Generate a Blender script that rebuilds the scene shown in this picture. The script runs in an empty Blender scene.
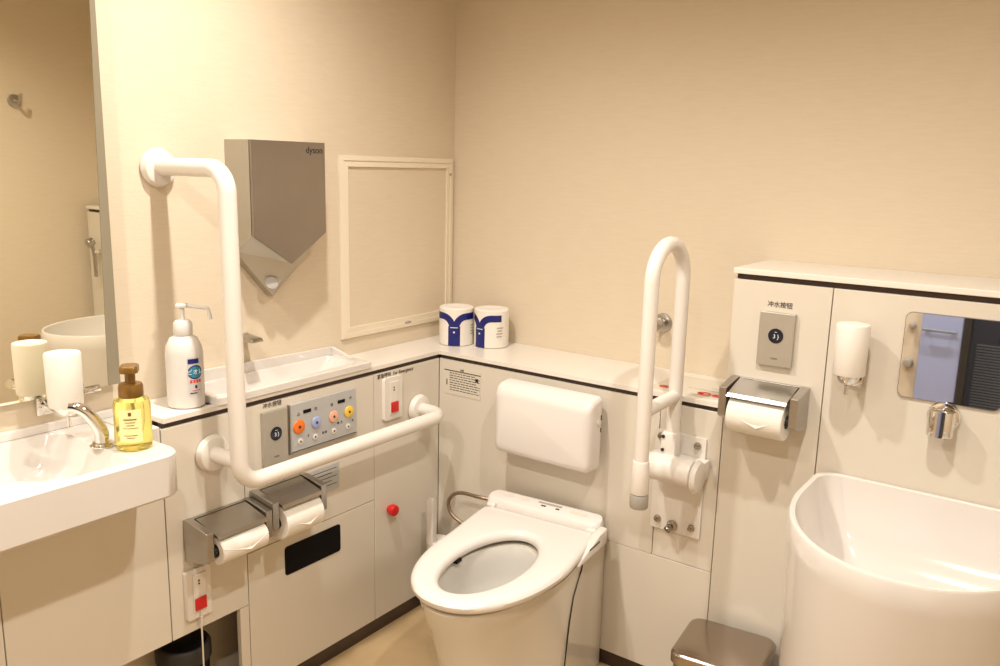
import bpy, bmesh, math, random
from mathutils import Vector, Matrix
random.seed(4)
PI = math.pi
SC = bpy.context.scene
COL = SC.collection

# ------------------------------------------------------------------ camera, world, exposure, lights
F_PX, YAW, PITCH, ROLL = 833.84, 0.6255, 0.1962, 0.0242
CAM = Vector((1.9394, -2.3795, 1.5072))
fw = Vector((-math.sin(YAW)*math.cos(PITCH), math.cos(YAW)*math.cos(PITCH), -math.sin(PITCH)))
rt = Vector((math.cos(YAW), math.sin(YAW), 0)); up = rt.cross(fw)
rt2 = rt*math.cos(ROLL) + up*math.sin(ROLL); up2 = -rt*math.sin(ROLL) + up*math.cos(ROLL)
cam = bpy.data.cameras.new('camera'); cam.sensor_width = 36; cam.lens = F_PX/1000*36; cam.clip_start = .02
co = bpy.data.objects.new('camera', cam); COL.objects.link(co)
co.matrix_world = Matrix(((rt2.x, up2.x, -fw.x, CAM.x), (rt2.y, up2.y, -fw.y, CAM.y), (rt2.z, up2.z, -fw.z, CAM.z), (0, 0, 0, 1)))
SC.camera = co
w = bpy.data.worlds.new('world'); SC.world = w; w.use_nodes = True
w.node_tree.nodes['Background'].inputs[0].default_value = (.9, .9, 1, 1)
w.node_tree.nodes['Background'].inputs[1].default_value = .3
SC.view_settings.view_transform = 'Standard'; SC.view_settings.look = 'None'
SC.view_settings.exposure = 0.24; SC.view_settings.gamma = 1; SC.view_settings.use_curve_mapping = False
CEIL = 2.45
LAMPS = [(.60, -1.18, 74, 'left'), (1.62, -1.18, 68, 'right'), (.60, -2.35, 72, 'rear left'), (1.62, -2.35, 66, 'rear right')]
WARM = (1.0, .945, .875)
for x, y, e, n in LAMPS:
    l = bpy.data.lights.new('downlight_beam', 'SPOT'); l.energy = e; l.color = WARM
    l.spot_size = math.radians(150); l.spot_blend = 1.0; l.shadow_soft_size = .03
    o = bpy.data.objects.new('downlight_beam', l); COL.objects.link(o); o.location = (x, y, CEIL-.03)

# ------------------------------------------------------------------ materials
def mat(name, rgb, rough=.5, metal=0, **k):
    m = bpy.data.materials.new(name); m.use_nodes = True
    b = m.node_tree.nodes['Principled BSDF']
    b.inputs['Base Color'].default_value = (*rgb, 1); b.inputs['Roughness'].default_value = rough
    b.inputs['Metallic'].default_value = metal
    if k.get('coat'): b.inputs['Coat Weight'].default_value = k['coat']; b.inputs['Coat Roughness'].default_value = .06
    if k.get('trans'): b.inputs['Transmission Weight'].default_value = k['trans']; b.inputs['IOR'].default_value = k.get('ior', 1.4)
    if k.get('emit'): b.inputs['Emission Color'].default_value = (*k.get('ecol', rgb), 1); b.inputs['Emission Strength'].default_value = k['emit']
    if k.get('sss'): b.inputs['Subsurface Weight'].default_value = k['sss']; b.inputs['Subsurface Radius'].default_value = (.02, .015, .01); b.inputs['Subsurface Scale'].default_value = .5
    if k.get('aniso'): b.inputs['Anisotropic'].default_value = k['aniso']
    return m
def noise_into(m, rgb2, scale=(6, 6, 6), amount=.5, detail=4, bump=0, bscale=None, rough_var=0):
    nt = m.node_tree; N = nt.nodes; L = nt.links; b = N['Principled BSDF']
    tc = N.new('ShaderNodeTexCoord'); mp = N.new('ShaderNodeMapping'); mp.inputs['Scale'].default_value = scale
    L.new(tc.outputs['Object'], mp.inputs[0])
    no = N.new('ShaderNodeTexNoise'); no.inputs['Scale'].default_value = 1; no.inputs['Detail'].default_value = detail
    L.new(mp.outputs[0], no.inputs['Vector'])
    mx = N.new('ShaderNodeMix'); mx.data_type = 'RGBA'
    mx.inputs[6].default_value = b.inputs['Base Color'].default_value; mx.inputs[7].default_value = (*rgb2, 1)
    mr = N.new('ShaderNodeMapRange'); mr.inputs[1].default_value = .3; mr.inputs[2].default_value = .7; mr.inputs[4].default_value = amount
    L.new(no.outputs[0], mr.inputs[0]); L.new(mr.outputs[0], mx.inputs[0]); L.new(mx.outputs[2], b.inputs['Base Color'])
    if bump:
        mp2 = N.new('ShaderNodeMapping'); mp2.inputs['Scale'].default_value = bscale or scale; L.new(tc.outputs['Object'], mp2.inputs[0])
        n2 = N.new('ShaderNodeTexNoise'); n2.inputs['Scale'].default_value = 1; n2.inputs['Detail'].default_value = 3
        L.new(mp2.outputs[0], n2.inputs['Vector'])
        bp = N.new('ShaderNodeBump'); bp.inputs['Strength'].default_value = bump; bp.inputs['Distance'].default_value = .002
        L.new(n2.outputs[0], bp.inputs['Height']); L.new(bp.outputs[0], b.inputs['Normal'])
    return m
M = {}
M['wall'] = noise_into(mat('wallpaper', (.705, .60, .455), .75), (.635, .535, .395), (14, 14, 160), .45, 3, .35, (60, 60, 700))
M['ceil'] = noise_into(mat('ceiling_paint', (.72, .66, .55), .9), (.7, .64, .53), (5, 5, 5), .5)
M['floor'] = noise_into(mat('vinyl_floor', (.52, .37, .20), .35), (.38, .26, .13), (3, 5, 3), .8, 5, .1, (90, 90, 90))
M['panel'] = noise_into(mat('cabinet_laminate', (.665, .605, .51), .32, coat=.15), (.65, .59, .495), (3, 3, 3), .5)
M['top'] = noise_into(mat('solid_surface_top', (.77, .715, .635), .28), (.75, .695, .615), (9, 9, 9), .5)
M['gap'] = noise_into(mat('groove_lining', (.045, .024, .016), .6), (.06, .035, .02), (20, 20, 20), .5)
M['seam'] = noise_into(mat('seam_backing', (.36, .26, .18), .7), (.32, .23, .16), (20, 20, 20), .5)
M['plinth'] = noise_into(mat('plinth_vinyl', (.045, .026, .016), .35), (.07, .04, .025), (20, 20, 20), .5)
M['porcelain'] = noise_into(mat('porcelain', (.69, .645, .595), .10, coat=.4), (.68, .635, .585), (4, 4, 4), .4)
M['lining'] = noise_into(mat('bowl_glaze_shaded', (.60, .57, .52), .10, coat=.4), (.59, .56, .51), (4, 4, 4), .4)  # greyer than the body: shade inside the bowl put into the colour
M['seat'] = noise_into(mat('seat_plastic', (.735, .69, .64), .2), (.73, .67, .63), (4, 4, 4), .4)
M['body'] = noise_into(mat('toilet_body_glaze', (.67, .62, .53), .16, coat=.3), (.66, .61, .52), (4, 4, 4), .4)
M['white'] = noise_into(mat('white_plastic', (.74, .69, .625), .35), (.73, .68, .615), (10, 10, 10), .4)
M['bar'] = noise_into(mat('bar_resin', (.74, .69, .625), .36), (.73, .68, .615), (10, 10, 10), .4)
M['steel'] = noise_into(mat('brushed_steel', (.48, .455, .42), .28, 1), (.42, .40, .37), (4, 4, 90), .7, 3)
M['satin'] = noise_into(mat('satin_plate', (.50, .465, .40), .42, .6), (.47, .435, .37), (40, 40, 40), .5)
M['dryer'] = noise_into(mat('dryer_nickel', (.335, .295, .255), .30, .85), (.30, .26, .22), (5, 5, 5), .7, 4)
M['dryer_side'] = noise_into(mat('dryer_side_nickel', (.46, .43, .365), .33, .7), (.42, .39, .33), (5, 5, 5), .6)
M['chrome'] = noise_into(mat('chrome', (.78, .76, .72), .07, 1), (.74, .72, .68), (5, 5, 5), .4)
M['boltsteel'] = noise_into(mat('bolt_dark_reflection', (.42, .38, .33), .18, 1), (.3, .27, .23), (30, 30, 30), .6)  # dark reflections on the chrome bolts are put into this colour
M['bronze'] = noise_into(mat('bin_steel', (.42, .35, .29), .22, 1), (.36, .30, .25), (8, 8, 8), .6)
M['black'] = noise_into(mat('black_acrylic', (.003, .003, .004), .35), (.008, .008, .01), (5, 5, 5), .5)
M['black'].node_tree.nodes['Principled BSDF'].inputs['Specular IOR Level'].default_value = .15
M['dark'] = noise_into(mat('dark_plastic', (.02, .018, .016), .5), (.03, .025, .02), (9, 9, 9), .5)
M['grey'] = noise_into(mat('grey_plastic', (.36, .33, .29), .45), (.33, .3, .26), (9, 9, 9), .5)
M['red'] = noise_into(mat('red_plastic', (.62, .012, .012), .3), (.5, .01, .01), (50, 50, 50), .5)
M['paper'] = noise_into(mat('tissue_paper', (.80, .75, .67), .9), (.75, .70, .62), (60, 60, 60), .5, 3, .3, (200, 200, 200))
M['navy'] = noise_into(mat('navy_print', (.004, .007, .13), .45), (.007, .012, .17), (40, 40, 40), .3)
M['ink'] = noise_into(mat('ink', (.03, .027, .025), .6), (.05, .04, .04), (100, 100, 100), .4)
M['inkred'] = noise_into(mat('red_ink', (.72, .06, .03), .5), (.65, .05, .03), (100, 100, 100), .4)
M['inkteal'] = noise_into(mat('teal_ink', (.02, .22, .33), .5), (.02, .17, .28), (100, 100, 100), .4)
M['inkpale'] = noise_into(mat('pale_ink', (.75, .78, .82), .5), (.7, .74, .8), (100, 100, 100), .4)
M['sticker'] = noise_into(mat('sticker_film', (.66, .60, .50), .45), (.64, .58, .48), (9, 9, 9), .5)
M['silver_label'] = noise_into(mat('silver_label', (.50, .50, .49), .38, .2), (.46, .46, .45), (9, 9, 9), .5)
M['orange'] = noise_into(mat('orange_button', (.85, .19, .015), .35), (.8, .15, .01), (60, 60, 60), .4)
M['blue'] = noise_into(mat('blue_button', (.36, .42, .66), .35), (.33, .39, .62), (60, 60, 60), .4)
M['pink'] = noise_into(mat('pink_button', (.86, .45, .30), .35), (.8, .4, .27), (60, 60, 60), .4)
M['yellow'] = noise_into(mat('yellow_button', (.86, .56, .07), .35), (.8, .5, .05), (60, 60, 60), .4)
M['mirror'] = noise_into(mat('mirror_glass', (.92, .89, .76), .015, 1), (.91, .88, .75), (1, 1, 1), .3)
M['smirror'] = noise_into(mat('small_mirror_glass', (.86, .86, .86), .02, 1), (.85, .85, .85), (1, 1, 1), .3)
M['frame'] = noise_into(mat('panel_frame_paint', (.80, .71, .56), .4), (.78, .69, .54), (9, 9, 9), .4)
M['mirrorstrip'] = noise_into(mat('mirror_edge_strip', (.25, .215, .15), .3), (.23, .2, .135), (9, 9, 9), .4)
M['soap'] = noise_into(mat('yellow_soap', (1.0, .89, .28), .08, trans=.88, ior=1.33), (1.0, .86, .20), (20, 20, 20), .4)
M['label'] = noise_into(mat('clear_label', (.90, .82, .42), .4), (.84, .74, .3), (20, 20, 20), .4)
M['gold'] = noise_into(mat('gold_brown_cap', (.22, .115, .025), .28, .45), (.25, .13, .025), (20, 20, 20), .4)
M['milk'] = noise_into(mat('milky_bottle', (.68, .65, .61), .35, sss=.3), (.66, .63, .59), (20, 20, 20), .3)
M['cup'] = noise_into(mat('frosted_cup', (.78, .73, .66), .4, sss=.3), (.77, .72, .65), (20, 20, 20), .3)
M['hose'] = noise_into(mat('braided_hose', (.36, .28, .20), .35, .7), (.16, .11, .07), (400, 400, 400), .8)
M['water'] = noise_into(mat('bowl_water', (.75, .76, .74), .03, coat=.5), (.73, .74, .72), (9, 9, 9), .4)
M['door'] = noise_into(mat('door_paint_cool_lit', (.34, .39, .62), .4), (.32, .37, .6), (2, 2, 2), .4)  # blue stands in for cool light from the corridor
M['corridor'] = noise_into(mat('corridor_paint', (.05, .055, .075), .6), (.06, .065, .085), (2, 2, 2), .4)
M['louvre'] = noise_into(mat('louvre_metal', (.22, .235, .27), .4), (.2, .215, .25), (9, 9, 9), .4)
M['lampface'] = mat('downlight_diffuser', (1, .9, .75), .5, emit=14, ecol=WARM)
M['bulbmetal'] = M['white']
M['display'] = noise_into(mat('flush_sensor_face', (.006, .008, .02), .1), (.01, .012, .03), (40, 40, 40), .4)

# ------------------------------------------------------------------ object helpers
def thing(name, label, cat, loc=(0, 0, 0), rotz=0, group=None):
    o = bpy.data.objects.new(name, None); COL.objects.link(o); o.empty_display_size = .05
    o.location = loc; o.rotation_euler = (0, 0, rotz); o['label'] = label; o['category'] = cat
    if group: o['group'] = group
    return o
def tag(o, label, cat, group=None):
    o['label'] = label; o['category'] = cat
    if group: o['group'] = group
    return o
def obj(name, bm, m, parent=None, smooth=True, label=None, loc=None):
    bmesh.ops.remove_doubles(bm, verts=bm.verts, dist=1e-6)
    bmesh.ops.recalc_face_normals(bm, faces=bm.faces)
    me = bpy.data.meshes.new(name); bm.to_mesh(me); bm.free()
    me.materials.append(M[m] if isinstance(m, str) else m)
    if smooth:
        for p in me.polygons: p.use_smooth = True
        me.set_sharp_from_angle(angle=math.radians(38))
    o = bpy.data.objects.new(name, me); COL.objects.link(o); o.parent = parent
    if loc: o.location = loc
    if label: o['label'] = label
    return o
def struct(name, bm, m, smooth=False):
    o = obj(name, bm, m, None, smooth); o['kind'] = 'structure'; return o
def NB(): return bmesh.new()
def box(bm, lo, hi, bev=0, seg=2):
    lo = Vector(lo); hi = Vector(hi)
    vs = [bm.verts.new((x, y, z)) for x in (lo.x, hi.x) for y in (lo.y, hi.y) for z in (lo.z, hi.z)]
    fs = [(0, 1, 3, 2), (4, 6, 7, 5), (0, 4, 5, 1), (2, 3, 7, 6), (0, 2, 6, 4), (1, 5, 7, 3)]
    faces = [bm.faces.new([vs[i] for i in f]) for f in fs]
    if bev:
        es = set(e for f in faces for e in f.edges)
        bmesh.ops.bevel(bm, geom=list(es), offset=bev, segments=seg, affect='EDGES', profile=.5)
    return bm
def loft(bm, loops, cap0=True, cap1=True, closed=True):
    R = [[bm.verts.new(p) for p in lp] for lp in loops]
    n = len(R[0])
    for a, b in zip(R[:-1], R[1:]):
        for i in range(n if closed else n-1):
            j = (i+1) % n
            bm.faces.new((a[i], a[j], b[j], b[i]))
    if cap0: bm.faces.new(list(reversed(R[0])))
    if cap1: bm.faces.new(R[-1])
    return R
def frame_of(d):
    d = d.normalized(); a = Vector((0, 0, 1)) if abs(d.z) < .9 else Vector((1, 0, 0))
    u = d.cross(a).normalized(); return u, d.cross(u).normalized()
def cyl(bm, p0, p1, r0, r1=None, n=28, bev=0):
    p0 = Vector(p0); p1 = Vector(p1); r1 = r0 if r1 is None else r1
    d = (p1-p0); u, v = frame_of(d); dn = d.normalized()
    ring = lambda c, r: [c + (u*math.cos(2*PI*i/n) + v*math.sin(2*PI*i/n))*r for i in range(n)]
    if bev:
        L = [ring(p0, r0-bev), ring(p0+dn*bev*.3, r0-bev*.3), ring(p0+dn*bev, r0), ring(p1-dn*bev, r1), ring(p1-dn*bev*.3, r1-bev*.3), ring(p1, r1-bev)]
    else: L = [ring(p0, r0), ring(p1, r1)]
    loft(bm, L); return bm
def fillet(pts, r, n=8):
    pts = [Vector(p) for p in pts]; out = [pts[0]]
    for a, b, c in zip(pts[:-2], pts[1:-1], pts[2:]):
        d1 = (a-b).normalized(); d2 = (c-b).normalized()
        ang = d1.angle(d2); t = r/math.tan(ang/2)
        cen = b + (d1+d2).normalized()*(r/math.sin(ang/2))
        s = b+d1*t-cen; e = b+d2*t-cen
        for i in range(n+1):
            a_ = s.angle(e)
            out.append(cen + (s*math.sin((1-i/n)*a_) + e*math.sin(i/n*a_))/math.sin(a_) if a_ > 1e-4 else b)
    out.append(pts[-1]); return out
def tube(bm, pts, r, n=20, caps=True, radii=None, squash=1):
    pts = [Vector(p) for p in pts]
    t = (pts[1]-pts[0]).normalized(); u, v = frame_of(t); loops = []
    for i, p in enumerate(pts):
        if i == 0: tn = (pts[1]-pts[0]).normalized()
        elif i == len(pts)-1: tn = (pts[-1]-pts[-2]).normalized()
        else: tn = ((pts[i+1]-p).normalized() + (p-pts[i-1]).normalized()).normalized()
        q = t.rotation_difference(tn); u = q @ u; v = q @ v; t = tn
        rr = radii[i] if radii else r
        loops.append([p + (u*math.cos(2*PI*k/n) + v*math.sin(2*PI*k/n)*squash)*rr for k in range(n)])
    loft(bm, loops, caps, caps); return bm
def lathe(bm, prof, c=(0, 0, 0), n=36, sx=1, sy=1):
    c = Vector(c)
    loft(bm, [[c+Vector((r*math.cos(2*PI*i/n)*sx, r*math.sin(2*PI*i/n)*sy, z)) for i in range(n)] for r, z in prof]); return bm
def prism(bm, poly, a, b, axis='y', bev=0):
    """poly in the two remaining axes (order xyz), extruded from a to b."""
    def P(p, t): return {'x': (t, p[0], p[1]), 'y': (p[0], t, p[1]), 'z': (p[0], p[1], t)}[axis]
    A = [bm.verts.new(P(p, a)) for p in poly]; B = [bm.verts.new(P(p, b)) for p in poly]
    n = len(poly); fs = [bm.faces.new(A), bm.faces.new(list(reversed(B)))]
    for i in range(n): fs.append(bm.faces.new((A[i], B[i], B[(i+1) % n], A[(i+1) % n])))
    if bev:
        es = set(e for f in fs for e in f.edges)
        bmesh.ops.bevel(bm, geom=list(es), offset=bev, segments=2, affect='EDGES', profile=.5)
    return bm
def rrect(x0, x1, y0, y1, r, n=6):
    out = []
    if not isinstance(r, (list, tuple)): r = [r]*4
    for (cx, cy, a, q) in ((x1-r[0], y1-r[0], 0, r[0]), (x0+r[1], y1-r[1], 90, r[1]), (x0+r[2], y0+r[2], 180, r[2]), (x1-r[3], y0+r[3], 270, r[3])):
        for i in range(n+1):
            t = math.radians(a+90*i/n); out.append((cx+q*math.cos(t), cy+q*math.sin(t)))
    return out
def at_z(poly, z): return [Vector((x, y, z)) for x, y in poly]
def text_bm(s, size, ext=.0004):
    c = bpy.data.curves.new('lettering', 'FONT'); c.body = s; c.size = size; c.extrude = ext; c.align_x = 'CENTER'; c.align_y = 'CENTER'
    o = bpy.data.objects.new('lettering', c); COL.objects.link(o)
    bpy.context.view_layer.update()
    me = bpy.data.meshes.new_from_object(o.evaluated_get(bpy.context.evaluated_depsgraph_get()))
    bpy.data.objects.remove(o); bpy.data.curves.remove(c)
    bm = NB(); bm.from_mesh(me); bpy.data.meshes.remove(me)
    bm.transform(Matrix.Rotation(PI/2, 4, 'X'))     # upright, facing -y
    return bm
def letters(name, s, size, x, y, z, m, parent, ext=.0004, sx=1, bold=0):
    bm = text_bm(s, size, ext); bm.transform(Matrix.Scale(sx, 4, (1, 0, 0))); bm.transform(Matrix.Translation((x, y, z)))
    return obj(name, bm, m, parent, False)

H = .88; DL = .171; DB = .276; TOPZ = .898; XT = 1.167; ZT = 1.267; XE = 2.375; XW = 2.42; YF = -2.95

# ------------------------------------------------------------------ room
struct('wall_left', box(NB(), (-.1, YF-.1, 0), (0, .1, CEIL)), 'wall')
struct('wall_back', box(NB(), (0, 0, 0), (XW, .1, CEIL)), 'wall')
struct('wall_right', box(NB(), (XW, YF-.1, 0), (XW+.1, .1, CEIL)), 'wall')
bm = NB(); box(bm, (0, YF-.1, 0), (1.22, YF, CEIL)); box(bm, (1.22, YF-.1, 2.05), (XW, YF, CEIL)); box(bm, (2.2, YF-.1, 0), (XW, YF, 2.05))
struct('wall_front', bm, 'wall')
struct('floor', box(NB(), (-.1, -4.3, -.06), (XW+.1, .1, 0)), 'floor')
struct('ceiling', box(NB(), (-.1, YF-.1, CEIL), (XW+.1, .1, CEIL+.06)), 'ceil')
bm = NB(); box(bm, (.9, -4.3, 0), (2.6, -4.2, 2.4)); box(bm, (.9, -4.2, 0), (1.0, YF-.1, 2.4)); box(bm, (2.6, -4.3, 0), (2.7, YF-.1, 2.4)); box(bm, (.9, -4.3, 2.4), (2.7, YF-.1, 2.46))
struct('wall_corridor', bm, 'corridor')

# sliding door in the wall behind the camera
door = thing('door_1', 'pale sliding door leaf, coloured blue for the cool light beyond, seen in the small mirror', 'door', (1.32, YF+.03, 0)); door['kind'] = 'structure'
bm = NB(); box(bm, (-.10, -.02, .005), (.09, .02, 2.04), .004); obj('door_leaf', bm, 'door', door, False)
bm = NB(); box(bm, (.09, -.03, .005), (.128, .03, 2.04), .003); obj('door_edge', bm, 'dark', door, False)
bm = NB(); cyl(bm, (-.07, .02, .745), (-.07, .055, .745), .006); cyl(bm, (.05, .02, .745), (.05, .055, .745), .006); cyl(bm, (-.09, .055, .745), (.07, .055, .745), .008); obj('door_handle', bm, 'louvre', door)
lv = thing('louvred_cabinet', 'dark louvred cabinet standing beyond the doorway, seen in the small mirror', 'cabinet', (1.74, -3.42, 0))
bm = NB(); box(bm, (-.38, -.15, .0), (.38, .12, 1.5), .006); obj('cabinet_body', bm, 'corridor', lv, False)
bm = NB()
for k in range(34): box(bm, (-.30, .12, .10+k*.0158), (.34, .131, .106+k*.0158), .0015)
obj('louvre_grille', bm, 'louvre', lv, False)
bm = NB(); box(bm, (-.20, .12, .66), (-.06, .14, .675), .004); obj('pull_handle', bm, 'dark', lv, False)
for z, r, t in ((.745, .018, 'upper small dark wall stop beside the door, reflected in the small mirror'), (.545, .026, 'lower larger dark wall stop beside the door, reflected in the small mirror')):
    bm = NB(); cyl(bm, (0, 0, 0), (0, .035, 0), r, r*.8, bev=.004); tag(obj('wall_stop', bm, 'grey', None, loc=(1.17, YF+.0005, z)), t, 'wall stop', 'wall stops')

# ------------------------------------------------------------------ downlights
for x, y, e, n in LAMPS:
    t = thing('downlight', 'round recessed ceiling downlight, the %s one of four' % n, 'light', (x, y, CEIL), 0, 'ceiling downlights')
    bm = NB(); prof = [(.048, -.001), (.065, -.001), (.066, -.006), (.055, -.009), (.048, -.006)]
    n_ = 36; loft(bm, [[Vector((r*math.cos(2*PI*i/n_), r*math.sin(2*PI*i/n_), z)) for i in range(n_)] for r, z in prof+prof[:1]], False, False)
    obj('trim_ring', bm, 'white', t)
    obj('lamp_face', lathe(NB(), [(.047, -.004), (.047, -.001)]), 'lampface', t)

# ------------------------------------------------------------------ left mirror
mt = thing('wall_mirror', 'tall frameless mirror on the left wall above the washbasin', 'mirror', (.0025, -1.90, .966), math.radians(-1.4))
bm = NB(); box(bm, (.004, 0, 0), (.012, .580, 1.42)); obj('mirror_glass', bm, 'mirror', mt, False)
bm = NB(); prism(bm, [(.551, 0), (.581, 0), (.581, 1.42), (.579, 1.42)], .004, .0135, 'x'); obj('edge_strip', bm, 'mirrorstrip', mt, False)
bm = NB(); prism(bm, [(.0035, .003), (.0035, .577), (-.0135, .577)], .01, 1.41, 'z'); obj('backing_wedge', bm, 'white', mt, False)
bm = NB(); box(bm, (.003, .48, -.008), (.02, .53, .006), .002); box(bm, (.003, .48, -.008), (.02, .492, .016), .002); obj('mirror_clip', bm, 'chrome', mt)

# coat hook on the right wall (seen in the mirror)
ck = thing('coat_hook', 'small hook on the far right wall, seen at the mirror edge', 'hook', (XW, -.56, 1.76))
bm = NB(); cyl(bm, (0, 0, 0), (-.012, 0, 0), .03, bev=.003); obj('mounting_disc', bm, 'steel', ck)
bm = NB(); tube(bm, fillet([(-.01, 0, 0), (-.07, 0, -.01), (-.08, 0, .03)], .015), .008); obj('hook_arm', bm, 'steel', ck)

# ------------------------------------------------------------------ access panel on the left wall
ap = thing('access_panel', 'square access panel with white frame on the left wall, near the corner', 'panel', (0, -.29, .9555))
bm = NB(); w2 = .2745; h = .577; f = .034
outer = [(-w2, 0), (w2, 0), (w2, h), (-w2, h)]; inner = [(-w2+f, f), (w2-f, f), (w2-f, h-f), (-w2+f, h-f)]
def ringpoly(p, x): return [Vector((x, a, b)) for a, b in p]
mid = [(-w2+f*.45, f*.45), (w2-f*.45, f*.45), (w2-f*.45, h-f*.45), (-w2+f*.45, h-f*.45)]
loft(bm, [ringpoly(outer, .0005), ringpoly(outer, .008), ringpoly(mid, .010), ringpoly(mid, .007), ringpoly(inner, .009), ringpoly(inner, .0005)], False, False)
obj('frame', bm, 'frame', ap, False)
bm = NB(); box(bm, (.0005, -w2+f, f), (.003, w2-f, h-f)); obj('panel_sheet', bm, 'wall', ap, False)
bm = NB(); cyl(bm, (.006, w2-f*.5, h-.055), (.012, w2-f*.5, h-.055), .004); obj('catch', bm, 'grey', ap)
bm = NB(); box(bm, (.007, .02, .011), (.0105, .05, .018), .001); obj('latch', bm, 'grey', ap)

# ------------------------------------------------------------------ base cabinets
def panel_x(bm, y0, y1, z0, z1, g=.0012): box(bm, (DL-.016, y0+g, z0+g), (DL, y1-g, z1-g), .0008, 1)
lc = thing('service_casework', 'cream base cabinet along the left wall, with a flush hatch and black window', 'cabinet', (0, 0, 0))
bm = NB(); box(bm, (DL-.03, -1.0895, .048), (DL-.0165, -DB-.02, .872)); box(bm, (DL-.03, -1.30, .316), (DL-.0165, -1.0905, .872)); box(bm, (DL-.03, -2.6, .316), (DL-.0165, -1.3005, .775)); obj('backing_board', bm, 'seam', lc, False)
bm = NB(); box(bm, (DL-.02, -1.30, .8725), (DL-.006, -DB+.0, .8855)); obj('shadow_groove', bm, 'gap', lc, False)
for nm, y0, y1, z0, z1 in (('end_panel', -.588, -DB, .047, .873), ('upper_panel', -1.074, -.588, .464, .873), ('open_side_panel', -1.3065, -1.074, .315, .873), ('basin_panel', -1.69, -1.307, .315, .78), ('basin_panel', -2.6, -1.69, .315, .78)):
    bm = NB(); panel_x(bm, y0, y1, z0, z1); obj(nm, bm, 'panel', lc, False)
bm = NB(); panel_x(bm, -1.105, -1.074, .047, .315, .0012); obj('side_post', bm, 'panel', lc, False)
dr = obj('hatch_door', (lambda b: (panel_x(b, -1.074, -.588, .047, .464), b)[1])(NB()), 'panel', lc, False)
bm = NB(); loft(bm, [[Vector((x, a, b)) for a, b in rrect(-.9485, -.737, .349, .436, .009)] for x in (DL+.0002, DL+.0022)]); obj('black_window', bm, 'black', dr)
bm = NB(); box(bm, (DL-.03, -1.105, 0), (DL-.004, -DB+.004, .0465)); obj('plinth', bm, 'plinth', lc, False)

bc = thing('service_casework', 'cream base cabinet along the back wall, behind the toilet', 'cabinet', (0, 0, 0))
bm = NB(); box(bm, (DL+.001, -DB+.0165, .048), (XT-.001, -DB+.03, .872)); obj('backing_board', bm, 'seam', bc, False)
bm = NB(); box(bm, (DL-.006, -DB+.006, .8725), (XT-.001, -DB+.02, .8855)); obj('shadow_groove', bm, 'gap', bc, False)
g = .0012
bm = NB(); prism(bm, [(DL+g, .048), (.5-g, .048), (.5-g, .41+g), (.985-g, .41+g), (.985-g, .872), (DL+g, .872)], -DB, -DB+.016, 'y'); obj('large_panel', bm, 'panel', bc, False)
bm = NB(); box(bm, (.985+g, -DB, .41+g), (XT-g, -DB+.016, .872), .0008, 1); obj('bracket_panel', bm, 'panel', bc, False)
bm = NB(); box(bm, (.5+g, -DB, .048), (XT-g, -DB+.016, .41-g*.6), .0008, 1); obj('lower_panel', bm, 'panel', bc, False)
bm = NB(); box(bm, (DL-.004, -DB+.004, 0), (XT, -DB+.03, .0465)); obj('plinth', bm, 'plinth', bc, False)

tc = thing('tall_cabinet', 'tall cream cabinet with a white top on the right, behind the big basin', 'cabinet', (0, 0, 0))
bm = NB(); box(bm, (XT+.001, -DB+.0165, .048), (XE-.002, -DB+.03, 1.238)); obj('backing_board', bm, 'seam', tc, False)
bm = NB(); box(bm, (XT, -DB+.0165, .9), (XT+.016, -.001, 1.2395)); obj('side_panel', bm, 'panel', tc, False)
bm = NB(); box(bm, (XE-.016, -DB+.0165, 0.048), (XE, -.001, 1.2395)); obj('side_panel', bm, 'panel', tc, False)
for a, b, c, d in ((XT, 1.4166, .047, 1.239), (1.4166, XE, .047, 1.239)):
    bm = NB(); box(bm, (a+g, -DB, c+g), (b-g, -DB+.016, d-g), .0008, 1); obj('front_panel', bm, 'panel', tc, False)
bm = NB(); box(bm, (XT+.006, -DB+.008, 1.2395), (XE-.006, -.01, 1.2525)); obj('shadow_groove', bm, 'gap', tc, False)
bm = NB(); box(bm, (XT-.002, -DB-.003, 1.2525), (XE+.002, -.001, ZT), .0015); obj('cabinet_top', bm, 'top', tc, False)
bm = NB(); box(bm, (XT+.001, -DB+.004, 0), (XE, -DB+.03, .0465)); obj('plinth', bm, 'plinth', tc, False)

# ledge (L-shaped worktop)
bm = NB()
for lo, hi in (((.001, -1.30), (DL+.002, -1.16)), ((.150, -1.16), (DL+.002, -.60)), ((.001, -1.16), (.012, -.60)), ((.001, -.60), (DL+.002, -DB-.002)), ((.001, -DB-.002), (XT-.001, -.001))):
    box(bm, (lo[0], lo[1], .8855), (hi[0], hi[1], TOPZ))
tag(obj('ledge_top', bm, 'top', None, False), 'long L-shaped white ledge running round the room corner on the low cabinets', 'ledge')

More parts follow.
